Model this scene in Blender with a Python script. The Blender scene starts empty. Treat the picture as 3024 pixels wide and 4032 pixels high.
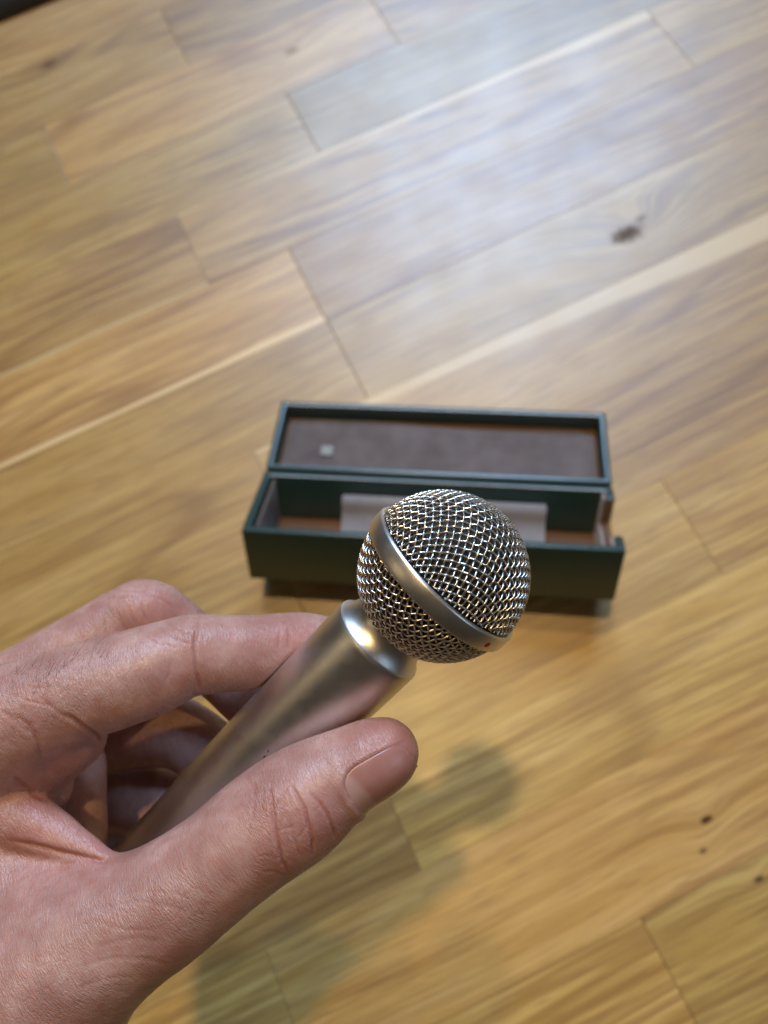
import bpy, bmesh, math, random
import numpy as np
from mathutils import Vector, Matrix
from mathutils.bvhtree import BVHTree

random.seed(7); np.random.seed(7)
sc = bpy.context.scene
COL = sc.collection

# ------------------------------------------------------------------ camera
F_PX, CX, CY = 2913.0, 1512.0, 2016.0          # focal length and centre in photograph pixels
CAM_H = 0.430
_t = math.radians(18.0)
_n = np.array([-0.08, -math.sin(_t), -math.cos(_t)]); _n /= np.linalg.norm(_n)
_X = np.array([1.0, 0, 0]); _X -= _X @ _n * _n; _X /= np.linalg.norm(_X)
_Y = np.cross(_n, _X)
C2W = np.stack([_X, _Y, _n], 0)                # optical axes (right, down, forward) -> world
CAM = np.array([0.0, 0.0, CAM_H])
def o2w(p): return (np.asarray(p, float) @ C2W.T) + CAM
def px(x, y, z): return o2w(((x - CX) / F_PX * z, (y - CY) / F_PX * z, z))
def on_floor(x, y):
    d = C2W @ np.array([(x - CX) / F_PX, (y - CY) / F_PX, 1.0])
    return d * (-CAM_H / d[2]) + CAM

cam_d = bpy.data.cameras.new('camera'); cam = bpy.data.objects.new('camera', cam_d); COL.objects.link(cam)
cam.matrix_world = Matrix(((C2W[0,0], -C2W[0,1], -C2W[0,2], 0), (C2W[1,0], -C2W[1,1], -C2W[1,2], 0),
                           (C2W[2,0], -C2W[2,1], -C2W[2,2], CAM_H), (0, 0, 0, 1)))
cam_d.sensor_fit = 'VERTICAL'; cam_d.sensor_height = 36.0; cam_d.lens = 36.0 * F_PX / 4032.0
cam_d.clip_start = 0.01; cam_d.clip_end = 50
cam_d.dof.use_dof = True; cam_d.dof.focus_distance = 0.150; cam_d.dof.aperture_fstop = 13.0
sc.camera = cam

# ------------------------------------------------------------------ light
world = bpy.data.worlds.new('World'); sc.world = world; world.use_nodes = True
bg = world.node_tree.nodes['Background']; bg.inputs[0].default_value = (1.0, 0.80, 0.55, 1); bg.inputs[1].default_value = 0.032
def area(name, loc, target, sx, sy, power, color, shape='RECTANGLE'):
    l = bpy.data.lights.new(name, 'AREA'); l.shape = shape; l.size = sx
    if shape in ('RECTANGLE', 'ELLIPSE'): l.size_y = sy
    l.energy = power; l.color = color
    o = bpy.data.objects.new(name, l); COL.objects.link(o); o.location = loc
    o.rotation_euler = (Vector(target) - Vector(loc)).to_track_quat('-Z', 'Y').to_euler()
    return o
area('window_light', (0.22, 2.28, 2.22), (0.0, 0.22, 0.0), 1.45, 1.15, 112.0, (0.44, 0.67, 1.0))
area('side_window_light', (2.1, -0.55, 1.5), (0.0, 0.0, 0.25), 1.0, 1.2, 5.0, (0.55, 0.75, 1.0))
for _lx, _ly, _lp in ((-0.116, 0.401, 14.5), (-0.06, 1.05, 8.5)):
    area('ceiling_lamp', (_lx, _ly, 2.15), (0, 0, 0), 0.08, 0.08, _lp, (1.0, 0.69, 0.31), 'DISK')
area('added_warm_light', (-1.35, 0.05, 1.25), (0, 0.05, 0.2), 0.45, 0.45, 1.0, (1.0, 0.74, 0.42))  # added warm source, set so its reflection runs along the handle
sc.view_settings.view_transform = 'Standard'; sc.view_settings.look = 'None'
sc.view_settings.exposure = 0.0; sc.view_settings.gamma = 1.0
sc.cycles.use_denoising = True
sc.cycles.max_bounces = 6; sc.cycles.use_adaptive_sampling = True; sc.cycles.adaptive_threshold = 0.02

# ------------------------------------------------------------------ helpers
def link(name, me, mat=None, parent=None, smooth=True):
    o = bpy.data.objects.new(name, me); COL.objects.link(o)
    if mat: me.materials.append(mat)
    if parent: o.parent = parent
    if smooth: me.polygons.foreach_set('use_smooth', [True] * len(me.polygons))
    return o
def tag(o, label=None, cat=None, group=None, kind=None):
    if label: o['label'] = label
    if cat: o['category'] = cat
    if group: o['group'] = group
    if kind: o['kind'] = kind
    return o
def empty(name, loc=(0, 0, 0)):
    o = bpy.data.objects.new(name, None); COL.objects.link(o); o.location = loc; return o
def pydata(name, v, f):
    me = bpy.data.meshes.new(name)
    if isinstance(v, np.ndarray) and isinstance(f, np.ndarray):          # quads from arrays
        me.vertices.add(len(v)); me.vertices.foreach_set('co', v.astype(np.float32).ravel())
        me.loops.add(f.size); me.loops.foreach_set('vertex_index', f.astype(np.int32).ravel())
        me.polygons.add(len(f)); me.polygons.foreach_set('loop_start', np.arange(0, f.size, 4, dtype=np.int32)); me.validate()
    else: me.from_pydata([tuple(p) for p in v], [], [tuple(q) for q in f])
    me.update(); return me
def bm_mesh(name, bm):
    me = bpy.data.meshes.new(name); bmesh.ops.recalc_face_normals(bm, faces=bm.faces[:]); bm.to_mesh(me); bm.free(); return me
def baked(o):
    """apply the modifiers of o"""
    dg = bpy.context.evaluated_depsgraph_get(); me = bpy.data.meshes.new_from_object(o.evaluated_get(dg))
    old = o.data; o.modifiers.clear(); o.data = me; bpy.data.meshes.remove(old); return o
def bevel(o, w, seg=3, ang=35):
    m = o.modifiers.new('b', 'BEVEL'); m.width = w; m.segments = seg; m.limit_method = 'ANGLE'; m.angle_limit = math.radians(ang)
    m.harden_normals = False
    return o
def box_bm(x0, x1, y0, y1, z0, z1, bm=None):
    bm = bm or bmesh.new()
    vs = [bm.verts.new(p) for p in ((x0,y0,z0),(x1,y0,z0),(x1,y1,z0),(x0,y1,z0),(x0,y0,z1),(x1,y0,z1),(x1,y1,z1),(x0,y1,z1))]
    for q in ((0,3,2,1),(4,5,6,7),(0,1,5,4),(1,2,6,5),(2,3,7,6),(3,0,4,7)): bm.faces.new([vs[i] for i in q])
    return bm

class NT:
    """small wrapper for building node materials"""
    def __init__(s, name):
        s.m = bpy.data.materials.new(name); s.m.use_nodes = True; s.t = s.m.node_tree
        s.b = s.t.nodes['Principled BSDF']
    def n(s, typ, **kw):
        x = s.t.nodes.new('ShaderNode' + typ)
        for k, v in kw.items(): setattr(x, k, v)
        return x
    def put(s, sock, v):
        if isinstance(v, bpy.types.NodeSocket): s.t.links.new(v, sock)
        elif v is not None: sock.default_value = v
    def math(s, op, a, b=None, c=None, clamp=False):
        x = s.n('Math', operation=op, use_clamp=clamp); s.put(x.inputs[0], a)
        if b is not None: s.put(x.inputs[1], b)
        if c is not None: s.put(x.inputs[2], c)
        return x.outputs[0]
    def vmath(s, op, a, b=None):
        x = s.n('VectorMath', operation=op); s.put(x.inputs[0], a)
        if b is not None: s.put(x.inputs[1], b)
        return x.outputs['Value'] if op in ('LENGTH', 'DISTANCE', 'DOT_PRODUCT') else x.outputs[0]
    def coord(s, kind='Object'): return s.n('TexCoord').outputs[kind]
    def mapping(s, v, scale=(1,1,1), rot=(0,0,0), loc=(0,0,0)):
        x = s.n('Mapping'); s.put(x.inputs[0], v); x.inputs['Scale'].default_value = scale
        x.inputs['Rotation'].default_value = rot; x.inputs['Location'].default_value = loc; return x.outputs[0]
    def noise(s, v, scale, detail=3, rough=0.5, dist=0.0, out=0):
        x = s.n('TexNoise'); s.put(x.inputs['Vector'], v); s.put(x.inputs['Scale'], scale)
        x.inputs['Detail'].default_value = detail; x.inputs['Roughness'].default_value = rough; x.inputs['Distortion'].default_value = dist
        return x.outputs[out]
    def voro(s, v, scale, feature='F1', rnd=1.0):
        x = s.n('TexVoronoi', feature=feature); s.put(x.inputs['Vector'], v); s.put(x.inputs['Scale'], scale)
        x.inputs['Randomness'].default_value = rnd; return x.outputs[0]
    def ramp(s, fac, stops):
        x = s.n('ValToRGB'); s.put(x.inputs[0], fac); r = x.color_ramp
        while len(r.elements) < len(stops): r.elements.new(0.5)
        for e, (p, c) in zip(r.elements, stops): e.position = p; e.color = (c if len(c) == 4 else (*c, 1)) if not isinstance(c, (int, float)) else (c, c, c, 1)
        return x.outputs[0]
    def maprange(s, v, a, b, c=0.0, d=1.0, smooth=False):
        x = s.n('MapRange'); s.put(x.inputs[0], v)
        for i, q in enumerate((a, b, c, d)): s.put(x.inputs[i + 1], q)
        if smooth: x.interpolation_type = 'SMOOTHSTEP'
        return x.outputs[0]
    def mix(s, fac, a, b, mode='MIX'):
        x = s.n('Mix', data_type='RGBA', blend_type=mode); s.put(x.inputs[0], fac)
        s.put(x.inputs[6], a if isinstance(a, bpy.types.NodeSocket) else (*a, 1)); s.put(x.inputs[7], b if isinstance(b, bpy.types.NodeSocket) else (*b, 1))
        return x.outputs[2]
    def attr(s, name, typ='GEOMETRY', out='Fac'):
        x = s.n('Attribute', attribute_type=typ, attribute_name=name); return x.outputs[out]
    def bump(s, h, strength=1.0, dist=0.001, normal=None):
        x = s.n('Bump'); s.put(x.inputs['Height'], h); x.inputs['Strength'].default_value = strength; x.inputs['Distance'].default_value = dist
        if normal is not None: s.put(x.inputs['Normal'], normal)
        return x.outputs[0]
    def set(s, **kw):
        for k, v in kw.items():
            k = {'base': 'Base Color', 'rough': 'Roughness', 'metal': 'Metallic', 'normal': 'Normal', 'spec': 'Specular IOR Level',
                 'sss': 'Subsurface Weight', 'sssr': 'Subsurface Radius', 'ssss': 'Subsurface Scale', 'coat': 'Coat Weight', 'coatr': 'Coat Roughness',
                 'sheen': 'Sheen Weight', 'sheenr': 'Sheen Roughness', 'aniso': 'Anisotropic'}.get(k, k)
            if isinstance(v, tuple) and len(v) == 3 and k == 'Base Color': v = (*v, 1)
            s.put(s.b.inputs[k], v)
        return s.m

# ------------------------------------------------------------------ floor: oak strips
PL_ANG = math.radians(25.3); PE = np.array([math.cos(PL_ANG), math.sin(PL_ANG)]); PM = np.array([-math.sin(PL_ANG), math.cos(PL_ANG)])
def fuv(x, y): q = on_floor(x, y)[:2]; return q @ PE, q @ PM

def oak():
    t = NT('oak'); obj = t.coord('Object')
    rnd = t.n('ObjectInfo').outputs['Random']
    off = t.n('CombineXYZ'); t.put(off.inputs[0], t.math('MULTIPLY', rnd, 37.0)); t.put(off.inputs[1], t.math('MULTIPLY', rnd, 11.0)); t.put(off.inputs[2], t.math('MULTIPLY', rnd, 5.0))
    pos = t.n('NewGeometry').outputs['Position']
    # knots: warp the grain round them
    warp = None; dark = None; kn = t.math('SUBTRACT', t.noise(pos, 260, 1), 0.5)
    for (kx, ky, r, s) in KNOTS:
        q = on_floor(kx, ky); dv = t.vmath('SUBTRACT', pos, tuple(q))
        dvs = dv
        rot = t.n('VectorRotate', rotation_type='Z_AXIS'); t.put(rot.inputs['Vector'], dvs); rot.inputs['Angle'].default_value = -PL_ANG
        dl = t.vmath('MULTIPLY', rot.outputs[0], (0.55, 1.0, 0.0)); d = t.vmath('LENGTH', dl)
        g = t.math('POWER', 2.718, t.math('MULTIPLY', t.math('POWER', t.math('DIVIDE', d, r * 4.0), 2.0), -1.0))
        w = t.math('MULTIPLY', g, r * 2.6); warp = w if warp is None else t.math('ADD', warp, w)
        dn = t.math('ADD', d, t.math('MULTIPLY', kn, r * 0.9))
        k = t.math('MULTIPLY', t.maprange(dn, r * 0.35, r * 1.15, 1.0, 0.0, True), s)
        dark = k if dark is None else t.math('MAXIMUM', dark, k)
    v = t.vmath('ADD', obj, off.outputs[0])
    wv = t.n('CombineXYZ'); t.put(wv.inputs[1], warp); v = t.vmath('ADD', v, wv.outputs[0])
    # slow bends of the grain
    bend = t.noise(t.mapping(v, (3.2, 6, 1)), 1.0, 1)
    bv = t.n('CombineXYZ'); t.put(bv.inputs[1], t.math('MULTIPLY', t.math('SUBTRACT', bend, 0.5), 0.020)); v2 = t.vmath('ADD', v, bv.outputs[0])
    fig = t.noise(t.mapping(v2, (7, 75, 1)), 1.0, 3, 0.55)              # broad growth bands
    fine = t.noise(t.mapping(v2, (12, 620, 1)), 1.0, 3, 0.6)            # fine fibres
    cath = t.noise(t.mapping(v2, (6, 230, 1)), 1.0, 3, 0.6, 0.1)
    pores = t.noise(t.mapping(v2, (42, 760, 1)), 1.0, 2, 0.5)
    ringf = t.noise(t.mapping(v2, (2.4, 15.0, 1)), 1.0, 1, 0.4)
    ring = t.math('PINGPONG', t.math('ADD', t.math('MULTIPLY', ringf, 9.0), t.math('MULTIPLY', fine, 0.22)), 0.5)
    blot = t.noise(t.mapping(v, (16, 30, 1)), 1.0, 3, 0.5)
    tone = t.attr('tone', 'OBJECT'); sap = t.attr('sap', 'OBJECT'); sapside = t.attr('sapside', 'OBJECT')
    pm = t.maprange(t.noise(t.mapping(v, (4.5, 22, 1)), 1.0, 2, 0.6), 0.36, 0.62, 0.12, 1.0, True)
    cvar = t.maprange(t.math('FRACT', t.math('MULTIPLY', rnd, 17.3)), 0, 1, 0.35, 1.0); cvar = t.math('MULTIPLY', cvar, pm)
    c = t.ramp(fig, [(0.28, (0.36, 0.205, 0.072)), (0.50, (0.47, 0.30, 0.120)), (0.74, (0.57, 0.39, 0.18))])
    rvar = t.maprange(t.math('FRACT', t.math('MULTIPLY', rnd, 29.7)), 0, 1, 0.2, 0.95); rvar = t.math('MULTIPLY', rvar, pm)
    c = t.mix(t.math('MULTIPLY', t.maprange(ring, 0.02, 0.24, 1.0, 0.0, True), rvar), c, (0.20, 0.098, 0.030))
    c = t.mix(t.math('MULTIPLY', t.maprange(ring, 0.30, 0.5, 0.0, 0.5, True), rvar), c, (0.58, 0.40, 0.17))
    c = t.mix(t.math('MULTIPLY', t.maprange(cath, 0.42, 0.62, 0.0, 0.85), cvar), c, (0.235, 0.125, 0.046)); c = t.mix(t.math('MULTIPLY', t.maprange(cath, 0.48, 0.30, 0.0, 0.6), cvar), c, (0.59, 0.405, 0.175))
    c = t.mix(t.math('MULTIPLY', t.maprange(fine, 0.42, 0.64, 0.0, 0.75), t.math('ADD', 0.25, t.math('MULTIPLY', pm, 0.75))), c, (0.27, 0.155, 0.065))
    c = t.mix(t.maprange(fine, 0.48, 0.28, 0.0, 0.45), c, (0.60, 0.43, 0.20))
    c = t.mix(t.maprange(pores, 0.57, 0.68, 0.0, 0.55), c, (0.20, 0.115, 0.05))
    c = t.mix(t.maprange(blot, 0.62, 0.75, 0.0, 0.30), c, (0.27, 0.16, 0.075))
    # sapwood streak along one edge of some strips
    sep = t.n('SeparateXYZ'); t.put(sep.inputs[0], obj)
    ed = t.math('SUBTRACT', 0.0329, t.math('MULTIPLY', sep.outputs[1], sapside))
    ed = t.math('ADD', ed, t.math('MULTIPLY', t.math('SUBTRACT', t.noise(t.mapping(v, (9, 60, 1)), 1.0, 2), 0.5), 0.006))
    wid = t.math('MULTIPLY', t.math('ABSOLUTE', sap), t.maprange(t.math('MULTIPLY', sep.outputs[0], t.math('SIGN', sap)), -0.16, 0.16, 0.25, 1.6))
    sm = t.math('SUBTRACT', 1.0, t.maprange(ed, t.math('MULTIPLY', wid, 0.75), wid, 0.0, 1.0, True))
    sm = t.math('MULTIPLY', sm, t.math('GREATER_THAN', t.math('ABSOLUTE', sap), 0.0001))
    c = t.mix(t.math('MULTIPLY', sm, 0.85), c, (0.66, 0.50, 0.28))
    hs = t.n('HueSaturation'); t.put(hs.inputs['Color'], c); t.put(hs.inputs['Value'], t.math('MULTIPLY', tone, 1.0)); hs.inputs['Saturation'].default_value = 1.15
    t.put(hs.inputs['Hue'], t.maprange(rnd, 0, 1, 0.493, 0.506))
    c = hs.outputs[0]
    c = t.mix(t.math('MULTIPLY', dark, 0.92), c, (0.045, 0.026, 0.016))
    h = t.math('ADD', t.math('MULTIPLY', fine, 0.6), t.math('MULTIPLY', pores, 0.4))
    big = t.noise(pos, 16, 1)
    nb = t.bump(big, 0.05, 0.003, t.bump(h, 0.16, 0.0004))
    return t.set(base=c, rough=t.maprange(t.noise(pos, 30, 1), 0.3, 0.7, 0.42, 0.48), normal=nb, spec=t.math('MULTIPLY', t.math('SUBTRACT', 1.0, dark), 0.85), coat=t.math('MULTIPLY', t.math('SUBTRACT', 1.0, dark), 0.45), coatr=0.41)
KNOTS = [(2782, 3228, 0.0022, 1.0), (2770, 3350, 0.0016, 0.7), (2988, 3462, 0.0018, 0.95), (2468, 922, 0.0075, 0.85), (2525, 860, 0.003, 0.45), (190, 255, 0.005, 0.6),
         (1150, 200, 0.004, 0.45)]
OAK = oak()
gap_t = NT('joint_dark'); GAP = gap_t.set(base=(0.05, 0.03, 0.018), rough=0.9)
floor = link('floor', pydata('floor', [(-2.2, -1.6, -0.006), (2.2, -1.6, -0.006), (2.2, 2.6, -0.006), (-2.2, 2.6, -0.006)], [(0, 1, 2, 3)]), GAP)
tag(floor, 'honey oak strip floor under the open green case', None, None, 'structure')
SW = 0.0658; V0 = -0.113
JOINTS = {}                                     # row -> joint positions along the strip, read off the photograph
for (x, y) in ((1215, 1130), (1370, 1420), (1190, 480), (685, 140), (218, 600), (1520, 90), (2600, 3760), (1555, 3195)):
    u, v = fuv(x, y); JOINTS.setdefault(int(math.floor((v - V0) / SW)), []).append(u)
def plank(u0, u1, row):
    g = 0.00016; gy = 0.00004; L = u1 - u0 - 2 * g; W = SW - 2 * gy; b = 0.0003; by = 0.00012
    bm = bmesh.new(); hx, hy = L / 2, W / 2
    lo = [bm.verts.new(p) for p in ((-hx, -hy, -0.006), (hx, -hy, -0.006), (hx, hy, -0.006), (-hx, hy, -0.006))]
    mi = [bm.verts.new(p) for p in ((-hx, -hy, -by), (hx, -hy, -by), (hx, hy, -by), (-hx, hy, -by))]
    up = [bm.verts.new(p) for p in ((-hx + b, -hy + by, 0), (hx - b, -hy + by, 0), (hx - b, hy - by, 0), (-hx + b, hy - by, 0))]
    for a, c in ((lo, mi), (mi, up)):
        for i in range(4): bm.faces.new((a[i], a[(i + 1) % 4], c[(i + 1) % 4], c[i]))
    bm.faces.new(up)
    o = link('plank', bm_mesh('plank', bm), OAK, floor, False)
    uc, vc = (u0 + u1) / 2, V0 + (row + 0.5) * SW; p = PE * uc + PM * vc
    o.location = (p[0], p[1], random.uniform(-0.00012, 0.00012)); o.rotation_euler[2] = PL_ANG
    o['tone'] = random.uniform(0.80, 1.14); o['sap'] = 0.0; o['sapside'] = 1.0
    return o
ROWS = {}
for row in range(-5, 16):
    js = sorted(JOINTS.get(row, []))
    if not js: js = [random.uniform(-0.1, 0.3)] if row not in (1, 2, 3, 4, 0) else [random.uniform(-0.9, -0.6)]
    while js[0] > -0.9: js.insert(0, js[0] - random.uniform(0.38, 0.62))
    while js[-1] < 1.1: js.append(js[-1] + random.uniform(0.38, 0.62))
    for a, b in zip(js[:-1], js[1:]):
        if b < -0.75 or a > 0.95: continue
        ROWS.setdefault(row, []).append(plank(a, b, row))
def plank_at(x, y):
    u, v = fuv(x, y); row = int(math.floor((v - V0) / SW)); 
    best = min(ROWS[row], key=lambda o: abs(np.array(o.location[:2]) @ PE - u) - (o.dimensions[0] / 2 if o.dimensions[0] else 0.25))
    return best
for x, y, tone, sap, side in ((500, 1450, 1.16, 0.003, -1), (700, 1150, 0.92, 0.0018, -1), (2700, 1140, 0.90, 0.013, 1), (2300, 200, 0.92, 0.006, 1), (2300, 700, 0.82, 0, 1), (1600, 400, 0.64, 0, 1), (2500, 40, 0.72, 0, 1),
                              (900, 60, 0.74, 0, 1), (700, 600, 1.04, 0, 1), (2000, 1000, 0.82, 0, 1), (1900, 1350, 0.86, 0, 1), (700, 1900, 0.90, 0, 1), (100, 600, 0.80, 0, 1), (2500, 3000, 1.30, 0, 1), (2300, 3500, 1.34, 0, -1), (2850, 3900, 1.06, 0, 1),
                              (2300, 3950, 1.26, 0, 1), (2800, 2400, 1.24, 0, 1), (2800, 1900, 1.14, 0, 1), (300, 2100, 0.92, 0, 1), (400, 950, 0.92, 0, 1), (1000, 3900, 1.20, 0, 1), (1700, 3700, 1.24, 0, 1), (1200, 1600, 0.94, 0, 1), (1500, 2900, 1.12, 0, 1)):
    o = plank_at(x, y); o['tone'] = tone; o['sap'] = float(sap); o['sapside'] = float(side)  # board tones; near planks also lightened in place of stronger lamp light

# black bag edge in the far corner
def cloth_black():
    t = NT('black_cloth'); c = t.coord('Object'); w = t.noise(c, 900, 2)
    return t.set(base=(0.012, 0.011, 0.013), rough=0.85, normal=t.bump(w, 0.4, 0.0006), sheen=0.3)
ua, va = fuv(0, 93)
bm = bmesh.new(); bmesh.ops.create_grid(bm, x_segments=40, y_segments=16, size=0.5)
for v in bm.verts:
    x, y = v.co.x, v.co.y + 0.5                     # y 0..1 across the slab
    prof = math.sin(min(1, y * 5) * math.pi / 2) ** 0.6
    v.co = Vector((x * 0.7, y * 0.22, 0.004 + 0.020 * prof + 0.0015 * math.sin(x * 30) * prof))
bmesh.ops.solidify(bm, geom=bm.faces[:], thickness=0.003)
p = PE * ua + PM * (va + 0.001)
mat_o = link('cushion', bm_mesh('cushion', bm), cloth_black()); mat_o.location = (p[0] - 0.12 * PE[0], p[1] - 0.12 * PE[1], 0); mat_o.rotation_euler[2] = PL_ANG
tag(mat_o, 'black cloth cushion edge lying across the far corner of the floor', 'cushion')

# ------------------------------------------------------------------ microphone case
def leatherette():
    t = NT('green_leatherette'); c = t.coord('Object'); v = t.voro(c, 900); n = t.noise(c, 320, 3); w = t.noise(c, 60, 4)
    base = t.mix(t.maprange(w, 0.3, 0.7), (0.0105, 0.034, 0.029), (0.012, 0.038, 0.033))
    return t.set(base=base, rough=t.maprange(n, 0.3, 0.7, 0.33, 0.41), spec=0.95, normal=t.bump(t.math('ADD', v, t.math('MULTIPLY', n, 0.6)), 0.12, 0.0003))
def felt(name, a, b):
    t = NT(name); c = t.coord('Object')
    return t.set(base=t.mix(t.maprange(t.noise(c, 45, 5, 0.6), 0.3, 0.7), a, b), rough=0.9, sheen=0.35, sheenr=0.5, normal=t.bump(t.noise(c, 1500, 2), 0.4, 0.0004))
GREEN = leatherette(); GREY_FELT = felt('mauve_grey_lining', (0.20, 0.18, 0.18), (0.27, 0.245, 0.245)); TAN_FELT = felt('tan_felt', (0.27, 0.20, 0.17), (0.36, 0.28, 0.24))
BROWN = felt('brown_card', (0.11, 0.048, 0.018), (0.16, 0.07, 0.027)); CARD = felt('lid_card', (0.085, 0.062, 0.056), (0.150, 0.120, 0.115))
CL, CW, CH, LW, LT, WALL = 0.2000, 0.0547, 0.0361, 0.0541, 0.0147, 0.0046
yaw, tilt, lida = math.radians(-4.53), math.radians(32.95), math.radians(16.3)
case = empty('microphone_case')
ex = Vector((math.cos(yaw), math.sin(yaw), 0)); bk = Vector((-math.sin(yaw), math.cos(yaw), 0)); up = Vector((0, 0, 1))
ey = math.cos(tilt) * bk - math.sin(tilt) * up; ez = math.sin(tilt) * bk + math.cos(tilt) * up
FL = Vector((-0.1061, 0.1122, CAM_H - 0.3698))
back_low = (FL + ey * CW - ez * CH).z
FL.z -= back_low - 0.0003                                            # rests on its back lower edge
case.matrix_world = Matrix(((ex.x, ey.x, ez.x, FL.x), (ex.y, ey.y, ez.y, FL.y), (ex.z, ey.z, ez.z, FL.z), (0, 0, 0, 1)))
tag(case, 'open dark green microphone case tipped back on its lid on the oak floor', 'case')
def shell(name, L, W, H, wall, mat, parent, flip=False, notch=None):
    """open tray, opening at z=0, body below"""
    bm = box_bm(0, L, 0, W, -H, 0); o = link(name, bm_mesh(name, bm), mat, parent, False)
    cut = [box_bm(wall, L - wall, wall, W - wall, -H + 0.003, 0.02)]
    if notch: cut.append(box_bm(L - wall * 1.6, L + 0.01, notch[0], notch[1], notch[2], 0.02))
    tmp = []
    for b in cut:
        c = link('cut', bm_mesh('cut', b), None); tmp.append(c); c.parent = parent
        m = o.modifiers.new('c', 'BOOLEAN'); m.operation = 'DIFFERENCE'; m.object = c; m.solver = 'EXACT'
    bevel(o, 0.0013, 3, 40); bpy.context.view_layer.update(); baked(o)
    for c in tmp: bpy.data.objects.remove(c)
    for p in o.data.polygons: p.use_smooth = True
    return o
base = shell('base', CL, CW, CH, WALL, GREEN, case, notch=(0.0125, 0.0425, -0.017))
wood = link('base_floor', bm_mesh('base_floor', box_bm(WALL + .0004, CL - WALL - .0004, WALL + .0004, CW - WALL - .0004, -CH + 0.0034, -CH + 0.005)), BROWN, base, False)
# felt cheek at the left end with its round recess, tan cheek round the cable notch on the right
def cheek(name, x, mat, hollow):
    bm = bmesh.new(); n = 18; th = 0.0022; y0, y1 = WALL + 0.0006, CW - WALL - 0.0006; rows = []
    for i in range(n + 1):
        y = y0 + (y1 - y0) * i / n; row = []
        for k in range(13):
            z = -CH + 0.005 + (CH - 0.006) * k / 12
            r = math.hypot((y - (y0 + y1) / 2 - 0.004), z + CH * 0.62) / 0.0150
            dep = 0.0016 * (1 - min(1, r) ** 6) if hollow else 0
            row.append(bm.verts.new((x + (th - dep), y, z)))
        rows.append(row)
    for i in range(n):
        for k in range(12): bm.faces.new((rows[i][k], rows[i + 1][k], rows[i + 1][k + 1], rows[i][k + 1]))
    bmesh.ops.solidify(bm, geom=bm.faces[:], thickness=0.0005)
    return link(name, bm_mesh(name, bm), mat, base)
cheek('end_lining', WALL + 0.0002, TAN_FELT, True)
for (y0, y1, z1) in ((WALL + .0006, 0.0118, -0.001), (0.0432, CW - WALL - .0006, -0.001), (0.0119, 0.0431, -0.0178)):
    link('end_lining', bm_mesh('end_lining', box_bm(CL - WALL - 0.0018, CL - WALL - 0.0003, y0, y1, -CH + 0.005, z1)), TAN_FELT, base, False)
notch = link('notch_lining', bm_mesh('notch_lining', box_bm(CL - WALL + .0003, CL - 0.0008, 0.0128, 0.0422, -0.0169, -0.0161)), BROWN, base, False)
link('notch_lining', bm_mesh('notch_lining', box_bm(CL - WALL + .0003, CL - 0.0008, 0.0417, 0.0424, -0.016, -0.0018)), BROWN, base, False)
# cradle: long felt saddle with a hollow channel for the handle
prof = [(WALL + .0008, -0.0300), (WALL + .0008, -0.0135), (WALL + .0022, -0.0115), (WALL + .0050, -0.0115)]
for i in range(13):
    a = math.pi * (1.0 + i / 12.0); prof.append((CW / 2 + math.cos(a) * 0.0152, -0.0125 + math.sin(a) * 0.0128))
prof += [(CW - WALL - .0050, -0.0098), (CW - WALL - .0022, -0.0098), (CW - WALL - .0008, -0.0118), (CW - WALL - .0008, -0.0300)]
bm = bmesh.new(); xa, xb = 0.0470, 0.1640
ra = [bm.verts.new((xa, y, z)) for y, z in prof]; rb = [bm.verts.new((xb, y, z)) for y, z in prof]
for i in range(len(prof) - 1): bm.faces.new((ra[i], rb[i], rb[i + 1], ra[i + 1]))
bm.faces.new((ra[-1], rb[-1], rb[0], ra[0])); bm.faces.new(ra); bm.faces.new(rb[::-1])
cr = link('cradle', bm_mesh('cradle', bm), GREY_FELT, base, True); bevel(cr, 0.0008, 2, 50)
# lid, hinged open
lid_m = empty('lid_frame')
lid = shell('lid', CL, LW, LT, WALL * 0.86, GREEN, case)
bpy.data.objects.remove(lid_m)
lid.matrix_local = Matrix.Translation((0, CW + 0.0019, 0.0002)) @ Matrix.Rotation(lida, 4, 'X')
bm = bmesh.new(); bmesh.ops.create_grid(bm, x_segments=40, y_segments=10, size=0.5)
lx0, lx1, ly0, ly1 = 0.0062, CL - 0.0062, 0.0058, LW - 0.0075
for v in bm.verts:
    s, r = v.co.x + 0.5, v.co.y + 0.5
    bow = 0.0016 * math.sin(s * math.pi * 2.2 + 0.4) * r * r
    cor = 0.004 * (max(0, s - 0.93) / 0.07) ** 2 * r
    v.co = Vector((lx0 + (lx1 - lx0) * s, ly0 + (ly1 - ly0) * r + bow - cor, -LT + 0.0044 + 0.0006 * math.sin(s * 5) * r))
bmesh.ops.solidify(bm, geom=bm.faces[:], thickness=0.0007)
lin = link('lid_lining', bm_mesh('lid_lining', bm), CARD, lid)
link('lid_floor', bm_mesh('lid_floor', box_bm(0.0046, CL - 0.0046, 0.0046, LW - 0.0046, -LT + 0.0031, -LT + 0.0033)), BROWN, lid, False)
st_t = NT('pale_print'); STK = st_t.set(base=st_t.mix(st_t.noise(st_t.coord(), 400, 2), (0.20, 0.20, 0.185), (0.30, 0.30, 0.28)), rough=0.6)
link('emblem', bm_mesh('emblem', box_bm(0.0290, 0.0362, 0.0190, 0.0262, -LT + 0.0056, -LT + 0.00575)), STK, lid, False)
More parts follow.
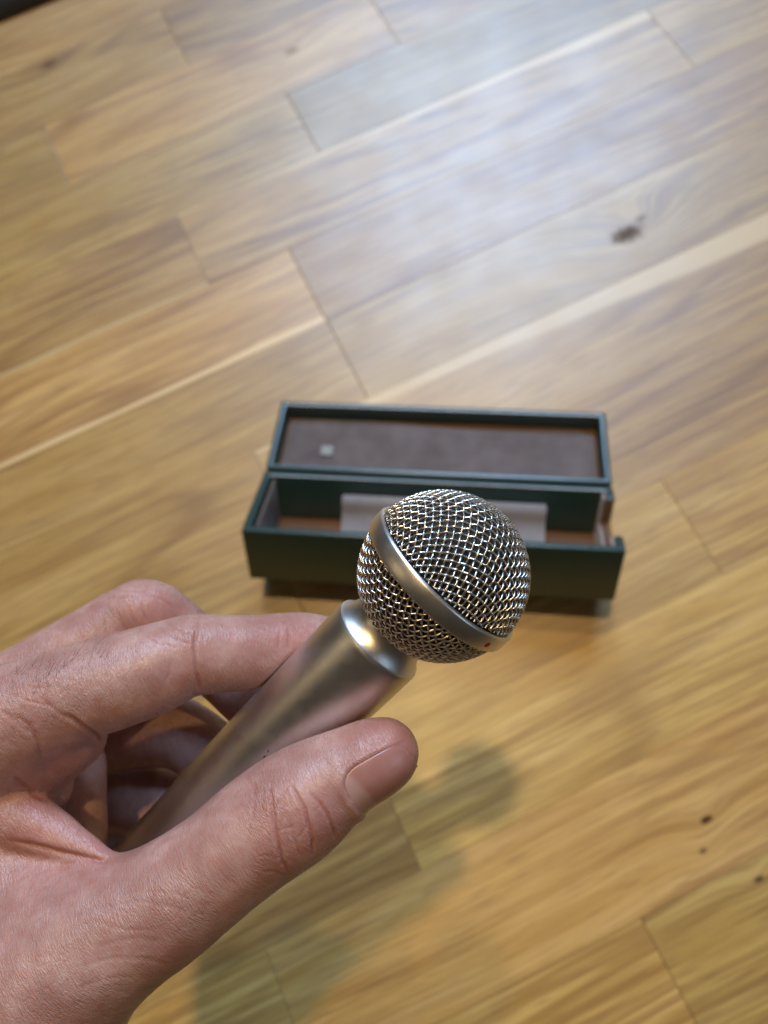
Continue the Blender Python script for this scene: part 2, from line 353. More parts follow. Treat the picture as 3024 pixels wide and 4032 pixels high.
# cloth hinge strip
bm = bmesh.new(); hp = [(CW - 0.0016, -0.0032), (CW + 0.0006, -0.0024), (CW + 0.0014, -0.0018), (CW + 0.0024, -0.0020), (CW + 0.0046, -0.0012)]
ra = [bm.verts.new((0.006, y, z)) for y, z in hp]; rb = [bm.verts.new((CL - 0.006, y, z)) for y, z in hp]
for i in range(len(hp) - 1): bm.faces.new((ra[i], rb[i], rb[i + 1], ra[i + 1]))
bmesh.ops.solidify(bm, geom=bm.faces[:], thickness=0.0004)
link('hinge', bm_mesh('hinge', bm), GREEN, case)

# ------------------------------------------------------------------ microphone
def satin(name, base, rough, spark=1.0, scuffs=()):
    t = NT(name); c = t.coord('Object')
    n = t.noise(c, 5200, 2, 0.6); n2 = t.noise(c, 260, 4)
    scr = t.noise(t.mapping(c, (900, 900, 60)), 1.0, 2)
    h = t.math('ADD', n, t.math('MULTIPLY', scr, 0.25))
    col = t.mix(t.maprange(n2, 0.35, 0.75, 0, 0.35), base, tuple(q * 0.72 for q in base))
    nick = t.math('MULTIPLY', t.maprange(t.voro(t.mapping(c, (1, 1, 0.45)), 130), 0.035, 0.06, 1, 0), t.maprange(t.noise(c, 70, 1), 0.56, 0.60))
    col = t.mix(nick, col, (0.05, 0.045, 0.04))
    kn = t.math('SUBTRACT', t.noise(c, 2600, 2), 0.5)
    for (p, r, ax) in scuffs:
        d = t.vmath('SUBTRACT', c, tuple(p)); al = t.vmath('DOT_PRODUCT', d, tuple(ax)); ln = t.vmath('LENGTH', d)
        dd = t.math('SQRT', t.math('MAXIMUM', t.math('SUBTRACT', t.math('MULTIPLY', ln, ln), t.math('MULTIPLY', t.math('MULTIPLY', al, al), 0.86)), 0.0))
        k = t.maprange(t.math('ADD', dd, t.math('MULTIPLY', kn, r * 1.6)), r * 0.5, r, 0.9, 0.0)
        col = t.mix(k, col, (0.03, 0.025, 0.022))
    return t.set(base=col, metal=1.0, rough=t.maprange(n2, 0.3, 0.7, rough - 0.03, rough + 0.05), normal=t.bump(h, 0.10 * spark, 0.00012))
BAND = satin('satin_band', (0.76, 0.74, 0.70), 0.35, 1.8)
wt = NT('steel_wire'); WIRE = wt.set(base=(0.74, 0.71, 0.66), metal=1.0, rough=0.28)
ft = NT('inner_gauze'); fc = ft.coord(); FOAM = ft.set(base=ft.mix(ft.maprange(ft.noise(fc, 900, 3), 0.4, 0.65), (0.010, 0.008, 0.006), (0.050, 0.036, 0.022)), rough=0.7, normal=ft.bump(ft.noise(fc, 1800, 2), 0.8, 0.0006))
rt = NT('red_paint'); RED = rt.set(base=(0.36, 0.010, 0.010), rough=0.35)
pt = NT('black_seat'); BLK = pt.set(base=(0.01, 0.01, 0.01), rough=0.6)

B = px(1744, 2266, 0.160); Fh = px(541, 3448, 0.190)
AX = Vector(B - Fh).normalized()                      # towards the ball
SIDE = Vector(C2W[:, 2] * -1); SIDE = (SIDE - SIDE.dot(AX) * AX).normalized()
BIN = AX.cross(SIDE)
MICM = Matrix(((SIDE.x, BIN.x, AX.x, B[0]), (SIDE.y, BIN.y, AX.y, B[1]), (SIDE.z, BIN.z, AX.z, B[2]), (0, 0, 0, 1)))
mic = empty('microphone'); mic.matrix_world = MICM
tag(mic, 'silver handheld microphone with ball mesh head held over the floor', 'microphone')
R = 0.0186
def lathe(name, prof, mat, parent, seg=96, smooth_ang=32):
    bm = bmesh.new(); rings = []
    for r, z in prof: rings.append([bm.verts.new((r * math.cos(2 * math.pi * i / seg), r * math.sin(2 * math.pi * i / seg), z)) for i in range(seg)])
    for a, b in zip(rings[:-1], rings[1:]):
        for i in range(seg): bm.faces.new((a[i], a[(i + 1) % seg], b[(i + 1) % seg], b[i]))
    for r in (rings[0], rings[-1]): bm.faces.new(r)
    o = link(name, bm_mesh(name, bm), mat, parent)
    sh = o.data; 
    bmm = bmesh.new(); bmm.from_mesh(sh)
    for e in bmm.edges:
        if len(e.link_faces) == 2 and e.calc_face_angle(0) > math.radians(smooth_ang): e.smooth = False
    bmm.to_mesh(sh); bmm.free()
    return o
ZS = -0.0206                                           # shoulder
def handle_hit(x, y, r=0.0111):
    o = MICM.inverted() @ Vector(CAM); d = (MICM.inverted().to_3x3() @ Vector(px(x, y, 1.0) - CAM)).normalized()
    A_, B_, C_ = d.x ** 2 + d.y ** 2, 2 * (o.x * d.x + o.y * d.y), o.x ** 2 + o.y ** 2 - r * r
    q = max(B_ * B_ - 4 * A_ * C_, 0); return o + d * ((-B_ - math.sqrt(q)) / (2 * A_))
SCUFFS = []
for x0, y0, x1, y1, r in ((1318, 2822, 1340, 2838, 0.00030), (1292, 2796, 1302, 2806, 0.00018), (1236, 2738, 1250, 2752, 0.00016), (1052, 2968, 1060, 2945, 0.00016), (1036, 2985, 1046, 2975, 0.00022), (1560, 2760, 1566, 2764, 0.00016)):
    p0, p1 = handle_hit(x0, y0), handle_hit(x1, y1); SCUFFS.append(((p0 + p1) / 2, r, (p1 - p0).normalized()))
SATIN = satin('satin_nickel', (0.74, 0.735, 0.72), 0.34, 2.6, SCUFFS)
hp = [(0.0, -0.128), (0.0085, -0.128), (0.0092, -0.1273), (0.0094, -0.126), (0.0098, -0.098), (0.0101, -0.0860), (0.0101, -0.0857), (0.0103, -0.0856), (0.0110, -0.060), (0.01145, -0.032), (0.01150, ZS - 0.0012), (0.01146, ZS - 0.0006), (0.01130, ZS - 0.0001), (0.01105, ZS)]
for i in range(1, 13):
    a = i / 12.0; hp.append((0.00915 + 0.00190 * (1 - a) ** 2.4, ZS + a * 0.0050))
hp += [(0.0088, ZS + 0.0058), (0.0, ZS + 0.0058)]
lathe('handle', hp[1:-1], SATIN, mic, 128)
lathe('socket', [(0.0084, ZS + 0.0050), (0.0089, ZS + 0.0056), (0.0089, ZS + 0.0066), (0.0070, ZS + 0.0070)], BLK, mic)
bw = 0.0043
bo = R + 0.00085; zb = -0.0003
lathe('band', [(R - 0.0010, zb - bw / 2), (bo - 0.0005, zb - bw / 2), (bo - 0.0001, zb - bw / 2 + 0.0003), (bo, zb - bw / 2 + 0.0006), (bo, zb + bw / 2 - 0.0006), (bo - 0.0002, zb + bw / 2 - 0.0002), (bo - 0.0005, zb + bw / 2), (bo - 0.0010, zb + bw / 2 - 0.00005), (R - 0.0006, zb + bw / 2 - 0.0009), (R - 0.0012, zb + bw / 2 - 0.0012)], BAND, mic, 160)
def sphere(name, r, mat, parent):
    bm = bmesh.new(); bmesh.ops.create_uvsphere(bm, u_segments=64, v_segments=32, radius=r); return link(name, bm_mesh(name, bm), mat, parent)
sphere('inner_gauze', R - 0.0016, FOAM, mic)
def grille(name, sgn, th0, th1, pitch, wr, rotz):
    V = []; Fc = []; ns = 6; nmax = int(R * th1 / pitch) + 1; sub = 5
    for fam in (0, 1):
        for i in range(-nmax, nmax + 1):
            u = (i + 0.5) * pitch; seg = []
            m = int(2 * R * th1 / pitch) + 2
            runs = []; cur = []
            for k in range(-m * sub, m * sub + 1):
                v = k / sub * pitch; rr = math.hypot(u, v); th = rr / R
                if th0 <= th <= th1:
                    ph = math.atan2(v, u) if fam == 0 else math.atan2(u, v)
                    rad = R - 0.0003 + wr * 0.98 * math.cos(math.pi * (v / pitch - 0.5)) * (1 if (i % 2 == 0) else -1) * (1 if fam == 0 else -1)
                    ph += rotz
                    cur.append(Vector((rad * math.sin(th) * math.cos(ph), rad * math.sin(th) * math.sin(ph), sgn * rad * math.cos(th))))
                elif cur: runs.append(cur); cur = []
            if cur: runs.append(cur)
            for pts in runs:
                if len(pts) < 4: continue
                b0 = len(V)
                for j, p in enumerate(pts):
                    tg = (pts[min(j + 1, len(pts) - 1)] - pts[max(j - 1, 0)]).normalized(); nr = p.normalized(); sd = tg.cross(nr).normalized(); nr = sd.cross(tg)
                    for q in range(ns):
                        a = 2 * math.pi * q / ns; V.append(p + wr * (math.cos(a) * sd + math.sin(a) * nr))
                for j in range(len(pts) - 1):
                    for q in range(ns):
                        a, b = b0 + j * ns + q, b0 + j * ns + (q + 1) % ns; Fc.append((a, b, b + ns, a + ns))
    o = link(name, pydata(name, V, Fc), WIRE, mic); o['kind'] = 'stuff'; return o
grille('front_grille', 1, 0.0, math.radians(84), 0.00158, 0.000215, 0.35)
grille('rear_grille', -1, math.radians(29), math.radians(84), 0.00158, 0.000215, 0.9)
# red dot on the band, at its place in the photograph
ray_o = Vector(CAM); ray_d = Vector(px(1937, 2523, 1.0) - CAM).normalized()
inv = MICM.inverted(); lo_ = inv @ ray_o; ld = (inv.to_3x3() @ ray_d).normalized()
a_ = ld.x ** 2 + ld.y ** 2; b_ = 2 * (lo_.x * ld.x + lo_.y * ld.y); c_ = lo_.x ** 2 + lo_.y ** 2 - bo ** 2
disc = b_ * b_ - 4 * a_ * c_
if disc > 0: hit = lo_ + ld * ((-b_ - math.sqrt(disc)) / (2 * a_))
else: hit = lo_ + ld * (-b_ / (2 * a_))
phd = math.atan2(hit.y, hit.x)
bm = bmesh.new(); bmesh.ops.create_uvsphere(bm, u_segments=16, v_segments=8, radius=1)
for v in bm.verts:
    v.co = Vector((v.co.z * 0.00014, v.co.x * 0.00075, v.co.y * 0.00072))
dot = link('red_dot', bm_mesh('red_dot', bm), RED, mic); dot.location = (bo * math.cos(phd), bo * math.sin(phd), zb - 0.0001); dot.rotation_euler[2] = phd

# ------------------------------------------------------------------ hand
S = 1.8227                                             # node positions: x, y on a 1659-wide frame, depth mm, radius mm
def nd(x, y, z, r): return np.array([(x * S - CX) / F_PX * z, (y * S - CY) / F_PX * z, z, r])
def chain(nodes, sub=4):
    P = [nd(*n) for n in nodes]; P = [2 * P[0] - P[1]] + P + [2 * P[-1] - P[-2]]; out = []
    for i in range(1, len(P) - 2):
        for k in range(sub):
            t = k / sub; a, b, c, d = P[i - 1], P[i], P[i + 1], P[i + 2]
            out.append(0.5 * (2 * b + (c - a) * t + (2 * a - 5 * b + 4 * c - d) * t * t + (3 * b - a - 3 * c + d) * t ** 3))
    out.append(P[-2]); return np.array(out)
FINGERS = [
    # name, blend with what is already there, nodes
    ('palm', 0.0, [(-60, 1640, 178, 17), (-110, 1850, 180, 22), (-170, 2150, 176, 25), (-260, 2500, 176, 27)]),
    ('palm_far', 9.0, [(20, 1700, 200, 15), (-60, 1950, 202, 17), (-160, 2250, 196, 20)]),
    ('palm_deep', 5.0, [(40, 1770, 220, 14), (200, 1800, 228, 13), (330, 1815, 230, 12), (460, 1860, 228, 10)]),
    ('heel', 7.0, [(165, 1655, 193, 7.5), (158, 1745, 189, 8.2), (140, 1850, 185, 9.5), (60, 1960, 184, 14)]),
    ('little', 2.0, [(60, 1715, 216, 11.5), (190, 1718, 221, 11.2), (300, 1722, 220, 10.7), (390, 1745, 217, 9.9), (450, 1800, 214, 9), (500, 1850, 212, 7.4)]),
    ('ring', 1.6, [(0, 1640, 208, 12), (140, 1605, 213, 11.2), (260, 1586, 214, 10.6), (355, 1580, 213, 10.1), (385, 1584, 212.5, 9.8), (445, 1620, 211, 9.4), (510, 1680, 208, 8.7), (550, 1725, 207, 7.3)]),
    ('middle', 1.6, [(-90, 1580, 186, 13), (60, 1485, 188, 11.2), (190, 1402, 190, 10.3), (270, 1345, 192, 9.2), (318, 1327, 192.5, 9.2), (375, 1362, 195, 8.7), (470, 1440, 199, 8.3), (540, 1510, 198, 7.9), (575, 1550, 197, 6.9)]),
    ('index', 1.3, [(-120, 1640, 166, 15), (-20, 1575, 166, 13.6), (90, 1527, 166, 11.6), (190, 1490, 167, 10.9), (310, 1453, 169, 10.5), (385, 1424, 171, 9.55), (430, 1414, 172.2, 9.25), (520, 1411, 176, 8.9), (600, 1401, 180.5, 8.6), (660, 1394, 184, 8.3), (705, 1392, 187, 7.2)]),
    ('index_pad', 4.0, [(20, 1600, 170, 12), (105, 1610, 173, 9.5), (150, 1590, 172, 8.6)]),
    ('index_root', 4.0, [(30, 1620, 172, 11), (80, 1668, 175, 7.5), (112, 1705, 176, 4.6)]),
    ('thumb', 3.2, [(-160, 2360, 168, 27), (20, 2190, 164, 23.5), (150, 2068, 160, 18), (270, 2000, 158, 14.2), (372, 1942, 157, 12.6), (470, 1868, 156.5, 11.7), (556, 1797, 156.5, 11.8), (636, 1741, 156.5, 11.7), (696, 1698, 157, 10.4), (755, 1663, 157.5, 9.2), (800, 1641, 158, 8.7), (826, 1630, 158.2, 7.9)]),
    ('dorsum', 8.0, [(-130, 2050, 165, 20), (10, 1975, 164, 11), (150, 1935, 162, 7.0)]),
    ('web_fill', 5.0, [(-80, 1830, 170, 13), (20, 1860, 167, 8), (110, 1885, 164, 5)]),
    ('web', 2.0, [(-60, 1712, 167, 9), (20, 1755, 165.5, 6.8), (100, 1794, 163.5, 5.2), (180, 1834, 161, 3.4), (236, 1864, 159.5, 2.2)]),
]
SEGS = []
for ci, (nm, k, nodes) in enumerate(FINGERS):
    c = chain(nodes); SEGS.append((nm, k, c))
def seg_d(p, a, b):
    ab = b[:3] - a[:3]; h = np.clip(((p - a[:3]) @ ab) / (ab @ ab + 1e-9), 0, 1)
    q = p - a[:3] - h[..., None] * ab
    return np.sqrt((q * q).sum(-1)) - (a[3] + h * (b[3] - a[3])), h
VOX = 0.75
allp = np.concatenate([c for _, _, c in SEGS]); lo = (allp[:, :3] - allp[:, 3:] - 4).min(0); hi = (allp[:, :3] + allp[:, 3:] + 4).max(0)
lo[0] = max(lo[0], -112); hi[1] = min(hi[1], 150)      # forearm carries on past the frame, no further needed
dims = np.ceil((hi - lo) / VOX).astype(int)
D = np.full(dims, 60.0, np.float32)
def axis_pts(i0, i1):
    return np.stack(np.meshgrid(*[lo[k] + VOX * np.arange(i0[k], i1[k]) for k in range(3)], indexing='ij'), -1).astype(np.float32)
for nm, kk, c in SEGS:
    mn = (c[:, :3] - c[:, 3:]).min(0) - 12; mx = (c[:, :3] + c[:, 3:]).max(0) + 12
    i0 = np.maximum(np.floor((mn - lo) / VOX).astype(int), 0); i1 = np.minimum(np.ceil((mx - lo) / VOX).astype(int), dims)
    G = np.full(i1 - i0, 60.0, np.float32)
    for a, b in zip(c[:-1], c[1:]):
        rr = max(a[3], b[3]) + 13
        j0 = np.maximum(np.floor((np.minimum(a[:3], b[:3]) - rr - lo) / VOX).astype(int), i0); j1 = np.minimum(np.ceil((np.maximum(a[:3], b[:3]) + rr - lo) / VOX).astype(int), i1)
        if (j1 <= j0).any(): continue
        d, _ = seg_d(axis_pts(j0, j1), a.astype(np.float32), b.astype(np.float32))
        s = tuple(slice(x - z, y - z) for x, y, z in zip(j0, j1, i0)); G[s] = np.minimum(G[s], d)
    s = tuple(slice(x, y) for x, y in zip(i0, i1))
    if kk <= 0: D[s] = np.minimum(D[s], G)
    else:
        h = np.maximum(kk - np.abs(D[s] - G), 0) / kk; D[s] = np.minimum(D[s], G) - h * h * kk * 0.25
# flesh gives way where it presses on the microphone
Bo = np.array([(1744 - CX) / F_PX * 160, (2266 - CY) / F_PX * 160, 160.0]); Fo = np.array([(541 - CX) / F_PX * 190, (3448 - CY) / F_PX * 190, 190.0])
axd = (Fo - Bo) / np.linalg.norm(Fo - Bo)
allg = axis_pts(np.zeros(3, int), dims); rel = allg - Bo.astype(np.float32); tt = rel @ axd.astype(np.float32)
rad = np.sqrt(np.maximum((rel * rel).sum(-1) - tt * tt, 0)); mr = np.interp(tt, [21, 32, 60, 86, 128], [11.5, 11.45, 11.0, 10.1, 9.3]) - 0.10
md = np.where((tt > 20) & (tt < 130), rad - mr, 60).astype(np.float32)
kk = 1.2; nd_ = -md; h = np.maximum(kk - np.abs(D - nd_), 0) / kk; D = np.maximum(D, nd_) + h * h * kk * 0.25
del allg, rel, tt, rad, md, mr
# close the volume at the grid border
for k in range(3):
    sl = [slice(None)] * 3
    for e in (0, -1): sl[k] = e; D[tuple(sl)] = np.maximum(D[tuple(sl)], 0.5)
def surface_nets(D):
    ins = D < 0; nx, ny, nz = D.shape; cs = {}
    cnt = np.zeros((nx - 1, ny - 1, nz - 1), np.int8)
    for i in (0, 1):
        for j in (0, 1):
            for k in (0, 1): cnt += ins[i:nx - 1 + i, j:ny - 1 + j, k:nz - 1 + k]
    act = np.argwhere((cnt > 0) & (cnt < 8)); idx = np.full(cnt.shape, -1, np.int64); idx[tuple(act.T)] = np.arange(len(act))
    acc = np.zeros((len(act), 3)); num = np.zeros(len(act))
    cor = [(i, j, k) for i in (0, 1) for j in (0, 1) for k in (0, 1)]
    for a in cor:
        for ax in range(3):
            if a[ax]: continue
            b = list(a); b[ax] = 1
            da = D[tuple((act + a).T)]; db = D[tuple((act + b).T)]; m = (da < 0) != (db < 0); t = np.where(m, da / np.where(m, da - db, 1), 0)
            p = np.array(a, float)[None].repeat(len(act), 0); p[:, ax] = t; acc += p * m[:, None]; num += m
    V = (act + acc / num[:, None]) * VOX + lo; quads = []
    for ax in range(3):
        b1, b2 = (ax + 1) % 3, (ax + 2) % 3
        s0 = [slice(1, -1)] * 3; s1 = [slice(1, -1)] * 3; s0[ax] = slice(0, -1); s1[ax] = slice(1, None)
        A = ins[tuple(s0)]; Bq = ins[tuple(s1)]; e = np.argwhere(A != Bq); flip = A[tuple(e.T)]
        off = np.array([1, 1, 1]); off[ax] = 0; e = e + off
        def cell(d1, d2): q = e.copy(); q[:, b1] -= d1; q[:, b2] -= d2; return idx[tuple(q.T)]
        q = np.stack([cell(1, 1), cell(0, 1), cell(0, 0), cell(1, 0)], 1); q[~flip] = q[~flip][:, ::-1]; quads.append(q)
    return V, np.concatenate(quads)
HV, HQ = surface_nets(D)
def laplace(V, Q, it, lam=0.5):
    e = np.concatenate([Q[:, [0, 1]], Q[:, [1, 2]], Q[:, [2, 3]], Q[:, [3, 0]]]); i = np.concatenate([e[:, 0], e[:, 1]]); j = np.concatenate([e[:, 1], e[:, 0]]); n = np.bincount(i, minlength=len(V))
    for _ in range(it):
        s = np.stack([np.bincount(i, V[j, k], len(V)) for k in range(3)], 1); V = V + lam * (s / n[:, None] - V)
    return V
HV = laplace(HV, HQ, 3)
tmpm = pydata('tmp', HV, HQ); tmpo = link('tmp', tmpm); sm_ = tmpo.modifiers.new('s', 'SUBSURF'); sm_.levels = 1; sm_.render_levels = 1
bpy.context.view_layer.update(); baked(tmpo); me = tmpo.data
nv = len(me.vertices); V = np.empty(nv * 3, np.float32); me.vertices.foreach_get('co', V); V = V.reshape(-1, 3).astype(float)
def vnormals():
    N = np.empty(nv * 3, np.float32); me.vertices.foreach_set('co', V.astype(np.float32).ravel()); me.update(); me.vertex_normals.foreach_get('vector', N); return N.reshape(-1, 3).astype(float)
N = vnormals()
if (N * (V - V.mean(0))).sum() < 0: me.flip_normals(); N = vnormals()
UV = np.stack([V[:, 0] / V[:, 2] * F_PX + CX, V[:, 1] / V[:, 2] * F_PX + CY], 1)   # where each vertex lies on the photograph
facing = -(N * V).sum(1) / np.linalg.norm(V, axis=1)
crease = np.zeros(nv)
def carve(pts, w, dep, z0=0, z1=999, lip=0.0):
    w, lip, dep = w * 0.8, lip * 0.5, dep * 0.85
    """press a skin crease of half width w mm and depth dep mm along a line of points on the visible side"""
    global V
    pts = np.array(pts, float); best = np.full(nv, 1e9); par = np.zeros(nv)
    for i in range(len(pts) - 1):
        a, b = pts[i], pts[i + 1]; ab = b - a; h = np.clip(((UV - a) @ ab) / (ab @ ab), 0, 1); d = np.linalg.norm(UV - a - h[:, None] * ab, axis=1)
        m = d < best; best[m] = d[m]; par[m] = (i + h[m]) / (len(pts) - 1)
    mm = best * V[:, 2] / F_PX; ok = (facing > -0.05) & (V[:, 2] > z0) & (V[:, 2] < z1)
    end = np.clip(np.minimum(par, 1 - par) * 6, 0.0, 1); g = np.exp(-(mm / w) ** 2) * ok * end
    ring = np.exp(-((mm - 2.2 * w) / (1.3 * w)) ** 2) * ok * end
    V = V - N * (g * dep - ring * lip)[:, None]; crease[:] = np.maximum(crease, g * min(1, dep / 0.35))
def c6(x, y): return (700 + x * 0.633, 2700 + y * 0.633)      # thumb knuckle close-up
TZ = dict(z0=135, z1=163)
for pts, w, dep, lip in (
    ([(570, 610), (578, 700), (600, 860), (620, 960), (650, 1090), (700, 1190)], 0.40, 0.75, 0.3),
    ([(700, 610), (740, 680), (790, 770), (810, 850), (838, 960), (845, 1085)], 0.40, 0.75, 0.3),
    ([(820, 660), (880, 730), (930, 800), (970, 900), (985, 960)], 0.36, 0.5, 0.2),
    ([(650, 760), (690, 840), (715, 920), (740, 1000), (770, 1080)], 0.30, 0.28, 0.08),
    ([(560, 640), (620, 760), (600, 830)], 0.28, 0.2, 0.05),
    ([(700, 610), (640, 700), (600, 800)], 0.28, 0.22, 0.05),
    ([(620, 900), (690, 880), (740, 870)], 0.25, 0.16, 0.05), ([(740, 960), (790, 890), (815, 830)], 0.26, 0.2, 0.05),
    ([(830, 800), (890, 740), (910, 720)], 0.24, 0.14, 0.03), ([(480, 700), (470, 800), (420, 940)], 0.3, 0.16, 0.04),
    ([(540, 690), (520, 760), (500, 860)], 0.3, 0.14, 0.04), ([(440, 560), (520, 540), (600, 530)], 0.4, 0.10, 0.0),
    ([(420, 570), (470, 620), (480, 700)], 0.5, 0.16, 0.03),
    ([(640, 1080), (560, 1050), (480, 1060)], 0.3, 0.12, 0.03), ([(690, 1190), (600, 1150), (520, 1150)], 0.3, 0.14, 0.03)):
    carve([c6(*p) for p in pts], w, dep, lip=lip, **TZ)
N = vnormals()
def c3(x, y): return (x * 0.844, 2200 + y * 0.844)            # index finger close-up
IZ = dict(z0=148, z1=180)
for pts, w, dep, lip in (
    ([(915, 300), (908, 400), (912, 520), (935, 625)], 0.45, 0.42, 0.14),
    ([(930, 270), (925, 320), (912, 380)], 0.4, 0.25, 0.08),
    ([(760, 290), (830, 330), (900, 350)], 0.32, 0.22, 0.06), ([(720, 310), (790, 350), (850, 390), (900, 400)], 0.32, 0.22, 0.06),
    ([(660, 345), (740, 390), (830, 420)], 0.32, 0.16, 0.05), ([(800, 460), (790, 540), (770, 580)], 0.4, 0.14, 0.04),
    ([(1340, 310), (1350, 370), (1345, 430)], 0.45, 0.22, 0.06), ([(1310, 320), (1300, 400), (1290, 470)], 0.4, 0.14, 0.04),
    ([(300, 720), (380, 780), (450, 830), (475, 860)], 0.55, 0.65, 0.22),
    ([(180, 640), (250, 700), (330, 760)], 0.45, 0.25, 0.08), ([(60, 720), (140, 780), (180, 870), (200, 950)], 0.6, 0.30, 0.1),
    ([(0, 700), (80, 760), (150, 820)], 0.5, 0.2, 0.06), ([(60, 1010), (100, 1050), (160, 1100), (230, 1140)], 0.8, 0.5, 0.1),
    ([(0, 560), (100, 590), (220, 610)], 0.4, 0.14, 0.04), ([(20, 620), (120, 660), (240, 690)], 0.4, 0.16, 0.04)):
    carve([c3(*p) for p in pts], w, dep, lip=lip, **IZ)
for pts, w, dep, lip in (([(640, 180), (660, 230), (690, 300)], 0.4, 0.25, 0.08), ([(590, 200), (610, 260), (640, 320)], 0.4, 0.2, 0.06), ([(540, 230), (560, 290), (590, 340)], 0.4, 0.16, 0.05),
                         ([(700, 160), (760, 190), (830, 240)], 0.45, 0.25, 0.1), ([(500, 190), (560, 180), (640, 170)], 0.4, 0.15, 0.05), ([(540, 150), (600, 150), (680, 150)], 0.4, 0.12, 0.05)):
    carve([c3(*p) for p in pts], w, dep, 176, 205, lip)
def c5(x, y): return (x * 0.7233, 3200 + y * 0.7233)          # web and back of the thumb
for pts, w, dep, lip in (([(0, 140), (170, 175), (300, 212), (440, 242), (560, 262), (612, 254)], 0.8, 0.75, 0.2),
                         ([(560, 300), (700, 470), (900, 500), (1050, 560)], 0.5, 0.15, 0.05), ([(330, 560), (560, 510), (800, 480)], 0.55, 0.2, 0.08),
                         ([(380, 640), (520, 590), (680, 640), (860, 640)], 0.5, 0.2, 0.07), ([(500, 740), (640, 700), (760, 680), (900, 720)], 0.5, 0.22, 0.07),
                         ([(420, 840), (620, 790), (800, 800), (940, 830)], 0.5, 0.2, 0.07), ([(400, 960), (600, 900), (760, 900)], 0.5, 0.16, 0.06),
                         ([(20, 400), (200, 330), (420, 270), (560, 262)], 0.7, 0.22, 0.08), ([(0, 520), (180, 440), (380, 330), (520, 290)], 0.6, 0.18, 0.06),
                         ([(40, 330), (160, 280), (300, 250)], 0.6, 0.16, 0.06), ([(900, 330), (1050, 400), (1200, 470)], 0.45, 0.14, 0.05),
                         ([(1180, 300), (1260, 380), (1330, 440)], 0.4, 0.12, 0.04), ([(780, 430), (960, 440), (1140, 520)], 0.45, 0.16, 0.05)):
    carve([c5(*p) for p in pts], w, dep if dep > 0.5 else dep * 0.5, 130, 172, lip * 0.3)
N = vnormals()

# nail of the thumb: bed sunk into the tip, plate laid over it
TH = dict((nm, c) for nm, _, c in SEGS)['thumb']
tipP, basP = TH[-1][:3], nd(700, 1702, 157, 0)[:3]; tax = (tipP - basP) / np.linalg.norm(tipP - basP)
dors = np.array([0.42, 0.50, -0.75]); dors -= dors @ tax * tax; dors /= np.linalg.norm(dors); tsd = np.cross(tax, dors)
NC = nd(808, 1638, 157.9, 0)[:3]                        # axis point under the middle of the nail
NLEN, NHW, NR = 14.2, 1.04, 9.0                          # length mm, half angle, radius
def nail_sphi(P):
    r = P - NC; s = r @ tax; y = r @ dors; x = r @ tsd; return s, np.arctan2(x, y), np.hypot(x, y)
s_, ph_, rr_ = nail_sphi(V)
def nail_edge(s, ph):
    """signed distance-like value, <0 inside the nail outline (mm)"""
    a = np.abs(ph) * NR; hw = NHW * NR; cx = np.maximum(a - (hw - 3.4), 0); y0 = -NLEN * 0.5
    cy = np.maximum((y0 + 4.2) - s, 0)
    d = np.sqrt((cx / 3.4) ** 2 + (cy / 4.2) ** 2) * 3.6 - 3.6
    return np.where(s > y0 + 4.2, a - hw, d)
near = rr_ < 16
ed = np.where(near & (s_ < NLEN) & (np.abs(ph_) < 2.2), nail_edge(s_, ph_), 99)
sink = np.clip(-ed / 0.5, 0, 1) * np.clip((NLEN * 0.62 - s_) / 2.0, 0, 1)
rim = np.exp(-((ed - 0.75) / 0.75) ** 2) * np.clip((NLEN * 0.40 - s_) / 4.0, 0, 1) * (facing > -0.6)
V = V + N * (rim * 0.42 - sink * 0.36)[:, None]
crease = np.maximum(crease, 0.75 * np.exp(-((ed - 0.05) / 0.22) ** 2) * np.clip((NLEN * 0.40 - s_) / 4.0, 0, 1))

# low swells of flesh so that no limb is a perfect tube
def lump(P, f, seed):
    rs = np.random.RandomState(seed); o = np.zeros(len(P))
    for _ in range(14):
        d = rs.normal(size=3); d /= np.linalg.norm(d); o += np.sin(P @ d * f * rs.uniform(0.6, 1.5) + rs.uniform(0, 6.28))
    return o / 14
V = V + N * (0.55 * lump(V, 0.22, 3) + 0.22 * lump(V, 0.7, 5))[:, None] * (1 - sink)[:, None]

# direction of each finger, for the run of the skin lines; redness near tips and knuckles
bd = np.full(nv, 1e9, np.float32); th_side = np.zeros(nv, bool); V32 = V.astype(np.float32)
for nm, _, c in SEGS:
    for q in c[::2].astype(np.float32):
        d = np.sqrt(((V32 - q[:3]) ** 2).sum(1)) - q[3]; m = d < bd; bd[m] = d[m]; th_side[m] = nm in ('thumb', 'dorsum', 'web', 'web_fill', 'palm')
T1 = np.array([0.80, -0.60, 0.05]); T2 = np.array([0.93, -0.32, 0.15]); P1 = np.array([0.60, 0.80, -0.30]); P2 = np.array([0.32, 0.93, -0.30])
al = np.where(th_side, V @ T1, V @ T2 + 300); ar = np.where(th_side, V @ P1, V @ P2)
red = np.zeros(nv)
for (x, y, z, r, w) in ((840, 1610, 158, 9, 0.9), (815, 1640, 155, 9, 0.6), (640, 1790, 147, 9, 0.45), (640, 1365, 172, 9, 0.7), (560, 1390, 168, 9, 0.35), (420, 1440, 164, 7, 0.3), (340, 1310, 184, 8, 0.6), (390, 1300, 186, 7, 0.5), (90, 1790, 160, 10, 0.55), (190, 1835, 160, 8, 0.5), (100, 1650, 165, 9, 0.35), (30, 1530, 154, 10, 0.2), (520, 1530, 190, 10, 0.3)):
    c = nd(x, y, z, 0)[:3]; red = np.maximum(red, w * np.exp(-(np.linalg.norm(V - c, axis=1) / r) ** 2))
me.vertices.foreach_set('co', o2w(V * 0.001).astype(np.float32).ravel()); me.update()
